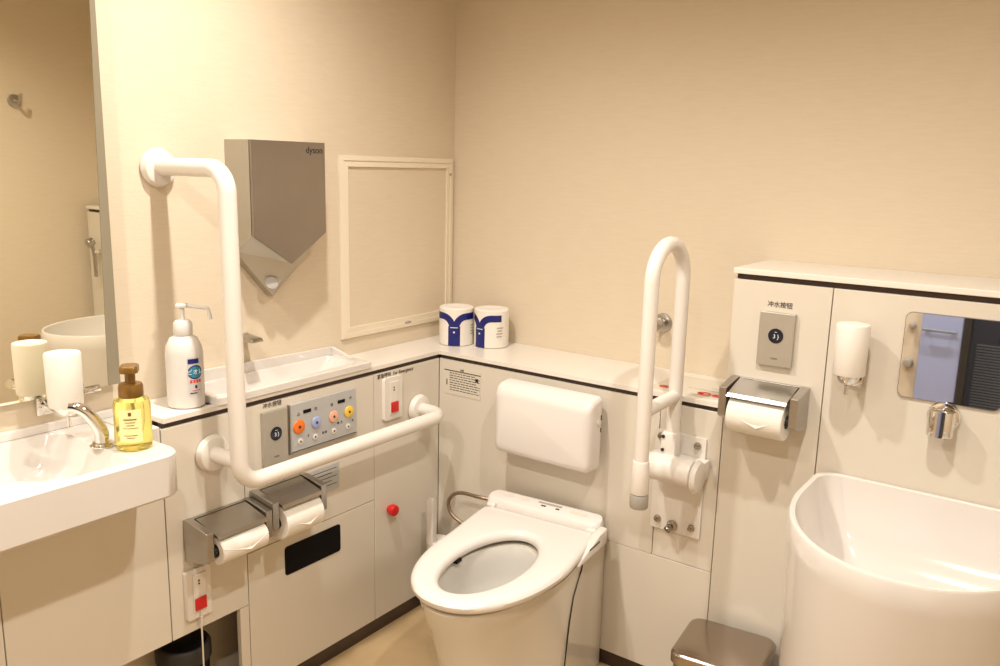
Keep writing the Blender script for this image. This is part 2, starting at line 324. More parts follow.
# notice film on the ledge by the tall cabinet
nf = thing('notice_film', 'clear notice film with red symbols lying on the ledge beside the raised grab bar', 'notice', (1.05, -.14, TOPZ))
bm = NB(); box(bm, (-.12, -.11, .0002), (.105, .09, .0012)); obj('film_sheet', bm, 'sticker', nf, False)
def redring(cx, cy, rx, ry):
    b = NB(); tube(b, [Vector((cx+rx*math.cos(2*PI*i/24), cy+ry*math.sin(2*PI*i/24), .0018)) for i in range(25)], .0022, 6, False); return b
for cx, cy, rx, ry in ((.035, -.075, .018, .012), (.075, -.077, .014, .010), (-.085, -.075, .014, .010)):
    obj('red_symbol', redring(cx, cy, rx, ry), 'inkred', nf)
for x in (.02, .066, -.09): bm = NB(); box(bm, (x, -.081, .0013), (x+.012, -.072, .0022)); obj('dark_symbol', bm, 'ink', nf, False)
bm = NB(); box(bm, (-.03, -.035, .0013), (.10, -.033, .0018)); box(bm, (.03, -.005, .0013), (.10, -.002, .0018)); box(bm, (.0, -.094, .0013), (.10, -.092, .0018)); obj('printed_line', bm, 'grey', nf, False)

# ------------------------------------------------------------------ small basin let into the ledge
sb = thing('hand_basin', 'small white hand basin let into the left ledge under the hand dryer', 'basin', (0, -.88, TOPZ))
def RZ(x0, x1, y0, y1, r, z, n=5): return at_z(rrect(x0, x1, y0, y1, r, n), z)
bm = NB()
loft(bm, [RZ(.013, DL+.007, -.270, .278, .006, .0003), RZ(.013, DL+.007, -.270, .278, .006, .018), RZ(.015, DL+.005, -.268, .276, .006, .020),
          RZ(.022, DL-.018, -.245, .245, .02, .020), RZ(.024, DL-.021, -.242, .242, .02, .016), RZ(.026, DL-.023, -.225, .225, .02, -.005), RZ(.045, DL-.04, -.17, .17, .025, -.035)], False, True)
obj('bowl', bm, 'porcelain', sb)
bm = NB(); prism(bm, [(-.270, .0005), (.278, .0005), (.278, .042), (-.270, .054)], .001, .0125, 'x', .001); prism(bm, [(.013, .019), (.10, .019), (.013, .042)], .266, .278, 'y', .001)
obj('upstand', bm, 'porcelain', sb, False)
bm = NB(); cyl(bm, (.09, -.05, -.0345), (.09, -.05, -.031), .016, bev=.001); obj('drain', bm, 'chrome', sb)

tp = thing('wall_tap', 'flat chrome tap sticking out of the left wall above the small basin', 'tap', (0, -.945, 1.02))
bm = NB(); prism(bm, [(-.022, .013), (.022, .013), (.022, -.006), (-.022, -.012)], .0, .012, 'x', .002); obj('wall_plate', bm, 'chrome', tp)
bm = NB(); prism(bm, [(.0, .012), (.075, .006), (.080, -.004), (.0, -.004)], -.02, .02, 'y', .003); obj('spout', bm, 'steel', tp)

# ------------------------------------------------------------------ washbasin slab on the left
wb = thing('washbasin', 'white counter washbasin with a deep apron under the tall mirror', 'washbasin', (0, -1.85, .88))
bm = NB()
loft(bm, [RZ(.001, .355, -.78, .478, [.04, .004, .004, .03], -.098, 8), RZ(.001, .360, -.782, .482, [.045, .004, .004, .03], -.092, 8), RZ(.001, .360, -.782, .482, [.045, .004, .004, .03], -.004, 8), RZ(.002, .356, -.78, .478, [.042, .004, .004, .03], 0, 8),
          RZ(.020, .335, -.70, .378, [.012, .05, .05, .03], 0, 8),
          RZ(.022, .333, -.698, .376, [.012, .05, .05, .03], -.003, 8), RZ(.026, .329, -.690, .362, [.02, .06, .06, .035], -.060, 8), RZ(.040, .315, -.67, .335, [.03, .06, .06, .04], -.088, 8), RZ(.09, .26, -.60, .20, [.03, .06, .06, .04], -.094, 8)], True, True)
# corner return up to the ledge end
obj('basin_slab', bm, 'porcelain', wb)
bm = NB(); prism(bm, [(-.78, .0), (.545, .0), (.545, .019), (-.78, .025)], .001, .014, 'x', .002); box(bm, (.001, .484, -.095), (DL-.001, .542, .0), .002); obj('upstand', bm, 'porcelain', wb, False)
bm = NB(); cyl(bm, (.18, -.05, -.0938), (.18, -.05, -.090), .02, bev=.001); obj('drain', bm, 'chrome', wb)

fc = thing('faucet', 'curved chrome faucet on the washbasin deck beside the yellow soap bottle', 'faucet', (.198, -1.463, .88))
bm = NB(); cyl(bm, (0, 0, .0005), (0, 0, .010), .027, .022, bev=.003); obj('base', bm, 'chrome', fc)
P = [(0, 0, .008), (.0, -.002, .035), (-.006, -.014, .062), (-.013, -.026, .081), (-.022, -.040, .092), (-.031, -.054, .096)]
def catmull(P, n=6):
    P = [Vector(p) for p in P]; Q = [P[0]*2-P[1]]+P+[P[-1]*2-P[-2]]; out = []
    for i in range(1, len(Q)-2):
        a, b, c, d = Q[i-1:i+3]
        for k in range(n):
            t = k/n; out.append(.5*((2*b)+(c-a)*t+(2*a-5*b+4*c-d)*t*t+(3*b-a-3*c+d)*t**3))
    out.append(P[-1]); return out
S = catmull(P); obj('spout', tube(NB(), S, .012, radii=[.0160-.0050*i/(len(S)-1) for i in range(len(S))]), 'chrome', fc)

# ------------------------------------------------------------------ soap cups (white cylinder on a chrome holder)
def soap_cup(label, loc, rotz, arm):
    t = thing('soap_dispenser', label, 'soap dispenser', loc, rotz, 'white cylinder soap dispensers')
    obj('cup', lathe(NB(), [(.035, 0), (.0365, .003), (.038, .117), (.036, .121), (.029, .121), (.027, .123)], n=40), 'cup', t)
    bm = NB(); lathe(bm, [(.008, -.026), (.020, -.020), (.026, -.008), (.027, -.0008)]); obj('cup_holder', bm, 'chrome', t)
    bm = NB(); cyl(bm, (0, -.006, -.025), (0, -.006, -.048), .0055, .0045, 16); obj('nozzle', bm, 'chrome', t)
    bm = NB(); tube(bm, [(0, .02, -.014), (0, arm-.008, -.014)], .011); box(bm, (-.022, arm-.009, -.04), (.022, arm-.0008, .008), .003); obj('wall_bracket', bm, 'chrome', t)
    return t
soap_cup('white cylinder soap dispenser below the tall mirror, above the washbasin', (.103, -1.490, .961), PI/2, .1015)
soap_cup('white cylinder soap dispenser on the tall cabinet, left of the small mirror', (1.485, -DB-.062, 1.046), 0, .062)

# ------------------------------------------------------------------ bottles
yb = thing('soap_bottle', 'yellow clear foam soap bottle with golden brown pump on the washbasin deck', 'soap bottle', (.258, -1.424, .8805), math.radians(52)); yb.scale = (.94, .94, 1.04)
obj('bottle', lathe(NB(), [(.036, 0), (.043, .003), (.0455, .012), (.0445, .055), (.0445, .095), (.041, .106), (.028, .112), (.026, .118)], n=40, sx=.92, sy=.92), 'soap', yb)
obj('cap', lathe(NB(), [(.026, .112), (.0275, .114), (.0275, .134), (.025, .140), (.013, .142)], n=32), 'gold', yb)
bm = NB(); cyl(bm, (0, 0, .140), (0, 0, .168), .0115); loft(bm, [at_z(rrect(-.020, .020, -.030, .019, .012), z) for z in (.166, .168, .177)] + [at_z(rrect(-.018, .018, -.028, .017, .012), .180)]); obj('pump_head', bm, 'gold', yb)
def curved_patch(bm, R, a0, a1, z0, z1, sx=1, sy=1, n=10, th=.0006):
    ring = lambda r: [[Vector((r*math.sin(a0+(a1-a0)*i/n)*sx, -r*math.cos(a0+(a1-a0)*i/n)*sy, z)) for i in range(n+1)] for z in (z0, z1)]
    A = ring(R+th); B = ring(R)
    loop = lambda i: [A[0][i], A[1][i], B[1][i], B[0][i]]
    loft(bm, [loop(i) for i in range(n+1)]); return bm
obj('label_sheet', curved_patch(NB(), .0448, -.62, .62, .022, .092, 0.92, .92), 'label', yb)
bm = NB()
for z, a, h_ in ((.070, .34, .0022), (.064, .26, .0012), (.058, .2, .0012), (.052, .4, .0008), (.036, .35, .0012), (.031, .22, .001)): curved_patch(bm, .0454, -a, a, z, z+h_, 0.92, .92)
curved_patch(bm, .0454, -.08, .08, .079, .0865, 0.92, .92); obj('label_print', bm, 'gold', yb, False)

pb = thing('pump_bottle', 'tall milky white pump bottle with blue and red label on the left ledge', 'pump bottle', (.115, -1.197, TOPZ), math.radians(42))
obj('bottle', lathe(NB(), [(.040, .0005), (.045, .004), (.0455, .02), (.0455, .135), (.043, .155), (.033, .176), (.020, .184), (.0185, .19)], n=40, sx=1.0, sy=.86), 'milk', pb)
obj('collar', lathe(NB(), [(.0215, .183), (.023, .186), (.023, .212), (.018, .219), (.008, .221)], n=28), 'milk', pb)
bm = NB(); cyl(bm, (0, 0, .22), (0, 0, .252), .0055, n=16); box(bm, (-.014, -.010, .250), (.014, .010, .262), .004)
tube(bm, fillet([(.005, 0, .257), (.062, 0, .250), (.068, 0, .222)], .008), .0048, 14); obj('pump_head', bm, 'milk', pb)
def patch(name, a0, a1, z0, z1, m, R=.0457): return obj(name, curved_patch(NB(), R, a0, a1, z0, z1, 1.0, .86), m, pb, False)
patch('label_sheet', .34, 1.20, .034, .132, 'milk', .0455)
def blob(name, ca, cz, ra, rz, m, R):
    n = 22; f = lambda a, z, q: Vector((q*math.sin(a), -q*math.cos(a)*.86, z))
    L = [[f(ca+k*ra*math.cos(2*PI*i/n), cz+k*rz*math.sin(2*PI*i/n), q) for i in range(n)] for k, q in ((1, R-.0006), (1, R), (.55, R+.0001), (.1, R+.0001))]
    bm = NB(); loft(bm, L); return obj(name, bm, m, pb, False)
patch('label_mark', .38, 1.00, .116, .128, 'navy', .0462)
blob('label_mark', .78, .094, .44, .018, 'navy', .0464); blob('label_mark', .78, .094, .39, .0145, 'inkteal', .0469)
lm = text_bm('ビオレ', .0150, .0004)
for v in lm.verts: a_ = .76+v.co.x/.0475; q = .0478-v.co.y; v.co = Vector((q*math.sin(a_), -q*math.cos(a_)*.86, v.co.z+.094))
obj('label_lettering', lm, 'inkpale', pb, False)
for k in range(4): patch('label_mark', .46+k*.17, .58+k*.17, .067, .075, 'inkred', .0463)
patch('label_mark', .72, .84, .053, .061, 'navy', .0463); patch('label_mark', .56, 1.06, .047, .0485, 'inkred', .0463); patch('label_mark', .44, .84, .040, .0425, 'ink', .0463)

# ------------------------------------------------------------------ wrapped paper rolls in the corner
def ribbon(bm, pts, hw, R, th=.0005):
    """ribbon of half-width hw along (angle, z) points laid on a cylinder of radius R"""
    rows = []
    for i, (s, z) in enumerate(pts):
        a = pts[max(i-1, 0)]; b = pts[min(i+1, len(pts)-1)]
        dx, dz = b[0]-a[0], b[1]-a[1]; l = math.hypot(dx, dz); nx, nz = -dz/l, dx/l
        rows.append([(s+nx*hw*k/4, z+nz*hw*k/4) for k in range(-4, 5)])
    def P(s, z, r): return Vector((r*math.sin(s/R), -r*math.cos(s/R), z))
    loft(bm, [[P(s, z, R+th) for s, z in row] + [P(s, z, R) for s, z in reversed(row)] for row in rows]); return bm
def paper_pack(label, x, y, rot):
    t = thing('paper_roll_pack', label, 'paper roll', (x, y, TOPZ), rot, 'wrapped toilet paper rolls in the corner')
    R = .0600
    obj('wrapped_roll', lathe(NB(), [(R-.003, .0005), (R, .003), (R, .128), (R-.004, .132), (.028, .133), (.02, .130)], n=48), 'paper', t)
    bm = NB(); zt = .098
    ribbon(bm, [(0, .002+i*.0085) for i in range(9)], .021, R)
    for s in (1, -1):
        pts = [(s*.006, .060), (s*.008, .076), (s*.015, .090), (s*.027, .100), (s*.042, .104), (s*.060, .104), (s*.080, .104)]
        ribbon(bm, [(p.x, p.y) for p in catmull([(a, b, 0) for a, b in pts], 4)], .0115, R+.0002*(2+s))
    obj('blue_print', bm, 'navy', t, False)
    bm = NB(); ribbon(bm, [(-.013, .066), (0, .066), (.013, .066)], .0012, R+.001); ribbon(bm, [(-.003, .050), (.003, .050)], .003, R+.001); obj('white_print', bm, 'inkpale', t, False)
    bm = NB()
    for k, (a, b) in enumerate(((.063, .088), (.066, .084), (.062, .086), (.063, .083))): ribbon(bm, [(a, .072-k*.010), ((a+b)/2, .072-k*.010), (b, .072-k*.010)], .0016, R+.0009)
    obj('small_print', bm, 'grey', t, False)
    return t
paper_pack('wrapped toilet roll with a blue Y print, the left one of two in the corner', .138, -.146, math.radians(31))
paper_pack('wrapped toilet roll with a blue Y print, the right one of two in the corner', .252, -.094, math.radians(-6))

# ------------------------------------------------------------------ hand dryer
hd = thing('hand_dryer', 'brown nickel wedge-shaped hand dryer on the left wall', 'hand dryer', (0, -.838, 1.13))
hw = .128; T = .433
back = [(-hw-.006, T), (-hw-.006, .135), (-.012, .0), (hw+.004, .135), (hw+.004, T)]
frnt = [(-hw, T), (-hw, .182), (0, .100), (hw, .182), (hw, T)]
bm = NB()
BK = [Vector((.001, a, b)) for a, b in back]; B2 = [Vector((.030, a, b)) for a, b in [(-hw-.004, T), (-hw-.004, .135), (-.012, 0), (hw+.002, .135), (hw+.002, T)]]
FR = [Vector((.094, a, b)) for a, b in frnt]
loft(bm, [BK, B2, FR], True, True); obj('housing', bm, 'dryer_side', hd, False)
bm = NB(); f2 = [(-hw, T), (-hw, .180), (0, .098), (hw, .180), (hw, T)]
prism(bm, f2, .0965, .103, 'x', .0015); obj('front_plate', bm, 'dryer', hd, False)
bm = NB(); prism(bm, [(-hw+.002, T-.002), (-hw+.002, .181), (0, .099), (hw-.002, .181), (hw-.002, T-.002)], .0942, .0963, 'x'); obj('plate_gasket', bm, 'black', hd, False)
bm = NB()
for k in range(4): box(bm, (.012, -hw-.0068, .150+k*.012), (.042, -hw-.004, .156+k*.012))
obj('air_vent', bm, 'black', hd, False)
bm = text_bm('dyson', .026); bm.transform(Matrix.Rotation(PI/2, 4, 'Z')); bm.transform(Matrix.Translation((.1036, .088, T-.022))); obj('lettering', bm, 'ink', hd, False)
n1 = Vector((.094-.03, 0, 0))
bm = NB(); cyl(bm, (.056, -.036, .042), (.0600, -.038, .0440), .018, bev=.0006); obj('sensor', bm, 'grey', hd)

# ------------------------------------------------------------------ L-shaped grab bar on the left
gb = thing('grab_bar', 'white L-shaped grab bar on the left wall, running down and along the cabinet', 'grab bar', (0, -1.172, .735))
pts = fillet([(.008, 0, .754), (.279, 0, .754), (.287, 0, -.014), (.287, .785, -.014), (DL+.008, .785, -.014)], .058, 10)
obj('bar', tube(NB(), pts, .0215, 28), 'bar', gb)
for nm, x0, y, z in (('flange', 0.0008, 0, .752), ('flange', DL+.0008, 0, .045), ('flange', DL+.0008, .785, -.014)):
    bm = NB(); cyl(bm, (x0, y, z), (x0+.022, y, z), .048, .044, 36, .006); obj(nm, bm, 'bar', gb)
bm = NB(); tube(bm, [(DL+.02, 0, .045), (.285, 0, .045)], .020, 24); obj('stub', bm, 'bar', gb)

# ------------------------------------------------------------------ swing-up grab bar
sw = thing('swing_up_bar', 'white fold-up grab bar standing raised right of the toilet', 'grab bar', (1.043, -DB, .50))
yr, yf_ = -.040, -.227
cz = .733; R_ = (yr-yf_)/2
pts = [Vector((0, yr, .255)), Vector((0, yr, cz))] + [Vector((0, (yr+yf_)/2+R_*math.cos(a), cz+R_*math.sin(a))) for a in [PI*i/16 for i in range(1, 16)]] + [Vector((0, yf_, cz)), Vector((0, yf_, .21))]
obj('bar', tube(NB(), pts, .019, 26), 'bar', sw)
bm = NB(); tube(bm, [(0, yf_, .405), (0, yr, .408)], .018, 24); obj('cross_tube', bm, 'bar', sw)
bm = NB(); cyl(bm, (0, yf_, .275), (0, yf_, .185), .0215, .024, 28, .003); obj('end_sleeve', bm, 'bar', sw)
bm = NB(); cyl(bm, (0, yf_, .1845), (0, yf_, .146), .0245, .0245, 28, .004); obj('end_cap', bm, 'grey', sw)
bm = NB(); cyl(bm, (-.012, yf_-.0225, .165), (-.012, yf_-.019, .165), .004); obj('screw', bm, 'chrome', sw)
bm = NB(); loft(bm, [[Vector((a, y, b)) for a, b in rrect(-.065, .085, .0, .293, .004)] for y in (-.0008, -.0075)]); obj('mounting_plate', bm, 'white', sw)
bm = NB(); box(bm, (-.060, -.046, .185), (.100, -.008, .238), .004); obj('bracket', bm, 'white', sw)
bm = NB(); cyl(bm, (-.050, -.078, .212), (.084, -.078, .212), .038, .038, 36, .008); obj('hinge_barrel', bm, 'bar', sw)
bm = NB(); cyl(bm, (.086, -.074, .206), (.102, -.074, .206), .046, .042, 36, .005); obj('hinge_cap', bm, 'bar', sw)
bm = NB(); box(bm, (-.024, -.066, .225), (.021, -.024, .308), .008); obj('clamp', bm, 'bar', sw)
for z in (.258, .296): bm = NB(); cyl(bm, (-.015, -.0655, z), (-.015, -.069, z), .0048, n=14); obj('clamp_screw', bm, 'dark', sw)
for x, z in ((-.047, .276), (.062, .270), (-.043, .030), (.060, .028)):
    bm = NB(); cyl(bm, (x, -.007, z), (x, -.017, z), .0105, .009, 20, .002); cyl(bm, (x, -.016, z), (x, -.020, z), .0045, n=6); obj('bolt', bm, 'boltsteel', sw)
bm = NB(); cyl(bm, (.004, -.007, .022), (.004, -.018, .022), .015, .015, 24, .002); cyl(bm, (.002, -.017, .020), (-.002, -.034, .012), .009, .0105, 20, .003); obj('stop_bolt', bm, 'boltsteel', sw)

bm = NB(); cyl(bm, (0, 0, 0), (0, -.007, 0), .030, .029, 30, .002); cyl(bm, (0, -.006, 0), (0, -.030, 0), .012, .012, 24); cyl(bm, (0, -.028, 0), (0, -.048, 0), .019, .023, 30, .005)
tag(obj('wall_bumper', bm, 'steel', None, loc=(.850, -.0006, 1.043)), 'round steel bumper on the back wall behind the raised bar', 'bumper')

# ------------------------------------------------------------------ toilet paper holders
def paper_holder(label, loc, rotz, W, roll_r=.047):
    t = thing('toilet_paper_holder', label, 'toilet paper holder', loc, rotz, 'steel toilet paper holders')
    D = .098
    cheek = [(-.0008, .0), (-.0008, .112), (-.018, .112), (-D, .100), (-D, .026), (-D+.012, .018)]
    for s in (-1, 1):
        bm = NB(); x0, x1 = (s*W, s*(W-.020)); prism(bm, [(a, b) for a, b in cheek], min(x0, x1), max(x0, x1), 'x', .002); obj('side_cheek', bm, 'steel', t, False)
    bm = NB(); box(bm, (-W+.021, -.012, .004), (W-.021, -.0008, .111), .001); obj('back_plate', bm, 'steel', t, False)
    bm = NB(); prism(bm, [(-.016, .1095), (-.020, .1105), (-D-.006, .089), (-D-.013, .081), (-D-.011, .0795), (-D-.005, .086), (-.018, .1045)], -W+.025, W-.025, 'x'); obj('lid', bm, 'steel', t, False)
    rz = .080-roll_r; ry = -D+roll_r-.024
    n = 40
    bm = NB(); ring = lambda x, q: [Vector((x, ry+q*math.cos(2*PI*i/n), rz+q*math.sin(2*PI*i/n))) for i in range(n)]
    hwid = W-.030
    loft(bm, [ring(-hwid, .018), ring(-hwid, roll_r-.002), ring(-hwid+.002, roll_r), ring(hwid-.002, roll_r), ring(hwid, roll_r-.002), ring(hwid, .018), ring(-hwid, .018)], False, False)
    # hanging sheet with a folded point
    ro = obj('paper_roll', bm, 'paper', t)
    bm = NB(); yv = ry-roll_r*.96
    A = [Vector((-hwid+.002, yv-.001, rz+.012)), Vector((hwid-.002, yv-.001, rz+.012)), Vector((hwid*.15, yv-.0035, rz-roll_r*.35))]
    up_ = [p+Vector((0, .012, .016)) for p in A[:2]]
    loft(bm, [[up_[0], up_[1], A[1], A[2], A[0]], [p+Vector((0, .0012, 0)) for p in (up_[0], up_[1], A[1], A[2], A[0])]]); obj('folded_sheet', bm, 'paper', ro, False)
    bm = NB(); cyl(bm, (-W+.022, ry, rz), (W-.022, ry, rz), .012, n=18); obj('spindle', bm, 'dark', t)
    return t
paper_holder('steel toilet paper holder on the left cabinet, left one of the pair', (DL, -1.1625, .515), PI/2, .099, .036)
paper_holder('steel toilet paper holder on the left cabinet, the right one of the pair', (DL, -.968, .530), PI/2, .0935, .048)
paper_holder('steel toilet paper holder on the right, under the flush sensor plate', (1.286, -DB, .872), 0, .100, .048)

# ------------------------------------------------------------------ flush sensor plates
def flush_plate(label, loc, rotz, wd, hh, txt=True):
    t = thing('flush_plate', label, 'flush button', loc, rotz, 'flush sensor plates')
    bm = NB(); prism(bm, [(-wd/2, 0), (wd/2, 0), (wd/2, hh), (-wd/2, hh)], -.0135, -.0006, 'y', .002); obj('plate', bm, 'satin', t, False)
    bm = NB(); cyl(bm, (0, -.0137, hh*.57), (0, -.0150, hh*.57), .019, n=36); s = obj('sensor_button', bm, 'display', t)
    for a, b, c in ((-.006, .003, .0035), (.004, .001, .003)):
        pass
    letters('button_symbol', '3 }', .014, .001, -.0153, hh*.57-.002, 'inkpale', s); letters('button_symbol', '~', .012, 0, -.0153, hh*.57+.010, 'inkpale', s)
    letters('maker_mark', 'TOTO', .006, 0, -.0138, hh*.14, 'ink', t)
    letters('lettering', '冲水按钮', .0160, 0, -.0008, hh+(.018 if rotz == 0 else .014), 'ink', t)
    return t
flush_plate('grey flush sensor plate with a round dark button on the tall cabinet', (1.2915, -DB, 1.026), 0, .089, .138)
flush_plate('grey flush sensor plate on the left cabinet, beside the coloured buttons', (DL, -.9765, .697), PI/2, .081, .152)

# ------------------------------------------------------------------ washlet control panel
cp = thing('control_panel', 'silver washlet control panel with four coloured buttons on the left cabinet', 'control panel', (DL, -.796, .712), PI/2)
bm = NB(); prism(bm, [(-.127, 0), (.124, 0), (.124, .138), (-.127, .138)], -.009, -.0006, 'y', .002); obj('panel_plate', bm, 'silver_label', cp, False)
bm = NB(); box(bm, (-.127, -.0125, -.005), (.124, -.0006, -.0005), .001); box(bm, (-.1315, -.0125, -.005), (-.1275, -.0006, .139), .001); obj('panel_edge', bm, 'steel', cp, False)
for x, z, r, m, l in ((-.098, .070, .0205, 'orange', 'orange round button'), (-.035, .068, .018, 'blue', 'pale blue round button'), (.031, .070, .018, 'pink', 'salmon pink round button'), (.092, .071, .018, 'yellow', 'yellow round button')):
    bm = NB(); cyl(bm, (x, -.0092, z), (x, -.0135, z), r, r-.001, 32, .0015); b = obj('stop_button' if m == 'orange' else 'wash_button', bm, m, cp, label=l)
    bm = NB(); cyl(bm, (x, -.0137, z), (x, -.0142, z), r*.22, n=16); obj('button_symbol', bm, 'ink' if m != 'blue' else 'navy', b)
for x, z in ((-.094, .026), (-.040, .026), (.032, .026), (.088, .026)):
    bm = NB(); cyl(bm, (x, -.0092, z), (x, -.0118, z), .009, n=24, bev=.0008); b = obj('small_button', bm, 'white', cp, label='small white round button')
    bm = NB(); cyl(bm, (x, -.0119, z), (x, -.0123, z), .003, n=12); obj('button_symbol', bm, 'ink', b)
for x in (-.067, .063):
    bm = NB(); box(bm, (x-.014, -.0102, .104), (x+.014, -.0092, .114)); obj('display_window', bm, 'black', cp, False)
for s, x, z, sz in (('△', -.098, .106, .012), ('凹', -.035, .108, .011), ('◎', .026, .106, .012), ('小', .100, .112, .012), ('止', -.064, .036, .008), ('弱 强', -.004, .030, .008), ('◆ 大', .056, .045, .010), ('风', .108, .040, .007)):
    letters('panel_print', s, sz, x, -.0093, z, 'ink', cp)

# ------------------------------------------------------------------ emergency buttons
def emergency(label, loc, wd, hh, cord):
    t = thing('emergency_button', label, 'emergency button', loc, PI/2, 'emergency call buttons')
    bm = NB(); loft(bm, [[Vector((a*k, y, b)) for a, b in rrect(-wd/2, wd/2, 0, hh, .008)] for y, k in ((-.0006, 1), (-.007, 1), (-.011, .93))]); obj('cover_plate', bm, 'white', t)
    bm = NB(); box(bm, (-.019, -.0145, hh*.13), (.019, -.0112, hh*.90), .0015); i = obj('insert', bm, 'white', t, False)
    bm = NB(); box(bm, (-.0165, -.019, hh*.17), (.0165, -.0147, hh*.42), .002); obj('red_button', bm, 'red', t, False, label='square red push button')
    bm = NB()
    for z in (.70, .76): cyl(bm, (-.002, -.0146, hh*z), (-.002, -.0152, hh*z), .0028, n=12)
    obj('indicator', bm, 'ink', t)
    return t
emergency('emergency call plate with red button under the ledge, near the corner', (DL, -.5115, .716), .086, .137, False)
emergency('emergency call plate with red button and pull cord, under the left paper holder', (DL, -1.232, .355), .076, .135, True)
eb = bpy.data.objects['emergency_button.001']
bm = NB(); tube(bm, [(.0, -.016, .02), (.0, -.014, -.03), (.002, -.011, -.12), (.003, -.010, -.27)], .0022, 8); tube(bm, [(0, -.0165, .003), (0, -.0145, -.022)], .004, 10); obj('pull_cord', bm, 'white', eb)
letters('lettering', '紧急呼叫  For Emergency', .0155, .020, -.0008, .1445, 'ink', bpy.data.objects['emergency_button'])

# red knob on the left cabinet
bm = NB(); cyl(bm, (.0006, 0, 0), (.010, 0, 0), .012, n=24); cyl(bm, (.009, 0, 0), (.030, 0, 0), .019, .018, 30, .004)
tag(obj('red_knob', bm, 'red', None, loc=(DL, -.522, .412)), 'round red push knob low on the left cabinet near the corner', 'button')

# ------------------------------------------------------------------ stickers
ns = thing('notice_sticker', 'small printed notice sticker on the back cabinet in the corner', 'sticker', (.270, -DB, .756))
bm = NB(); box(bm, (-.075, -.0014, 0), (.078, -.0004, .093)); obj('sticker_sheet', bm, 'sticker', ns, False)
bm = NB(); box(bm, (-.075, -.0020, .080), (.078, -.0015, .083))
for k in range(8):
    x = -.052; z = .072-k*.0082
    while x < (.075 if k % 3 else .05):
        w_ = random.uniform(.006, .018); box(bm, (x, -.0018, z), (min(x+w_, .074), -.0015, z+.0026)); x += w_+.003
box(bm, (-.066, -.0018, .03), (-.062, -.0015, .05)); box(bm, (.056, -.0018, .058), (.068, -.0015, .070)); obj('printed_lines', bm, 'ink', ns, False)
letters('lettering', '注意', .008, .0, -.0017, .0875, 'ink', ns)
sl = thing('instruction_label', 'silver instruction label behind the right paper holder on the left cabinet', 'label', (DL, -.79, .555), PI/2)
bm = NB(); box(bm, (-.10, -.0016, 0), (.052, -.0004, .078)); obj('label_sheet', bm, 'silver_label', sl, False)
bm = NB()
for k in range(5): box(bm, (-.09 + (.05 if k > 1 else 0), -.0020, .064-k*.012), (.042-(k % 2)*.02, -.0017, .066-k*.012))
obj('printed_lines', bm, 'ink', sl, False)

# ------------------------------------------------------------------ backrest
br = thing('padded_backrest', 'white padded backrest panel mounted on the back cabinet above the toilet', 'backrest', (.640, -DB, .634))
bm = NB()
def brl(dx, y, z0, z1, r): return [Vector((a, y, b)) for a, b in rrect(-.172+dx, .172-dx, z0, z1, r, 6)]
loft(bm, [brl(.004, -.022, .004, .222, .012), brl(0, -.026, 0, .226, .016), brl(0, -.066, 0, .222, .018), brl(.002, -.080, .003, .214, .02), brl(.008, -.090, .010, .200, .02), brl(.022, -.0955, .022, .186, .02)])
obj('pad', bm, 'seat', br)
bm = NB(); box(bm, (-.10, -.0215, .06), (.10, -.0008, .17), .003); obj('mount', bm, 'white', br)
bm = NB(); cyl(bm, (.1725, -.045, .152), (.1765, -.045, .152), .009, n=20); obj('side_cap', bm, 'white', br)
bm = NB(); box(bm, (.171, -.030, .118), (.1735, -.025, .132), .0008); box(bm, (.171, -.030, .155), (.1735, -.025, .170), .0008); obj('side_slot', bm, 'dark', br, False)

# ------------------------------------------------------------------ toilet
TR = math.radians(5.0)
tl = thing('toilet', 'white washlet toilet with open lidless seat against the back cabinet', 'toilet', (.648, -DB-.022, 0), TR)
def outline(hw, u0, u1, n=44, p=2.15, taper=0.0, fb=.20):
    """seat-like outline: straight back at u0, tapering sides, elliptical front; local y = -u"""
    um = u0+(u1-u0)*.42; pts = []
    m = 26
    for i in range(m+1):                       # front half, right to left
        a = PI*i/m; c = math.cos(a); s = math.sin(a)
        pts.append((hw*math.copysign(abs(c)**(2/p), c), -(um+(u1-um)*abs(s)**(2/p))))
    k = 9
    left = [(-hw*(1-taper*(j/k)**1.3), -(um-(um-u0)*j/k)) for j in range(1, k+1)]
    right = [(-x, y) for x, y in reversed(left)]
    mid = [(left[-1][0]+(right[0][0]-left[-1][0])*j/8, -u0) for j in range(1, 8)]
    return [(x+.020*min(max((-y-.10)/.2, 0), 1), y) for x, y in pts+left+mid+right]
def ray_poly(poly, c, a):
    d = Vector((math.cos(a), math.sin(a))); best = None
    for i in range(len(poly)):
        p = Vector(poly[i])-c; q = Vector(poly[(i+1) % len(poly)])-c; e = q-p
        den = d.x*e.y-d.y*e.x
        if abs(den) < 1e-12: continue
        t = (p.x*e.y-p.y*e.x)/den; s = (p.x*d.y-p.y*d.x)/den
        if t > 0 and -1e-9 <= s <= 1+1e-9 and (best is None or t < best): best = t
    return c+d*best
HC = Vector((.018, -.397)); NA = 96
def by_angle(poly, z, zf=None, inset=0):
    out = []
    for i in range(NA):
        a = 2*PI*i/NA; p = ray_poly(poly, HC, a)
        v = p-HC; v = v*(1-inset/v.length); p = HC+v
        out.append(Vector((p.x, p.y, z)))
    return out
def ell(rx, ry, z, dy=0): return [Vector((HC.x+rx*math.cos(2*PI*i/NA), HC.y+dy+ry*math.sin(2*PI*i/NA), z)) for i in range(NA)]
SO = outline(.198, .066, .648, taper=.02)
BO = outline(.192, .0, .655, taper=0)
# body with bowl
bm = NB()
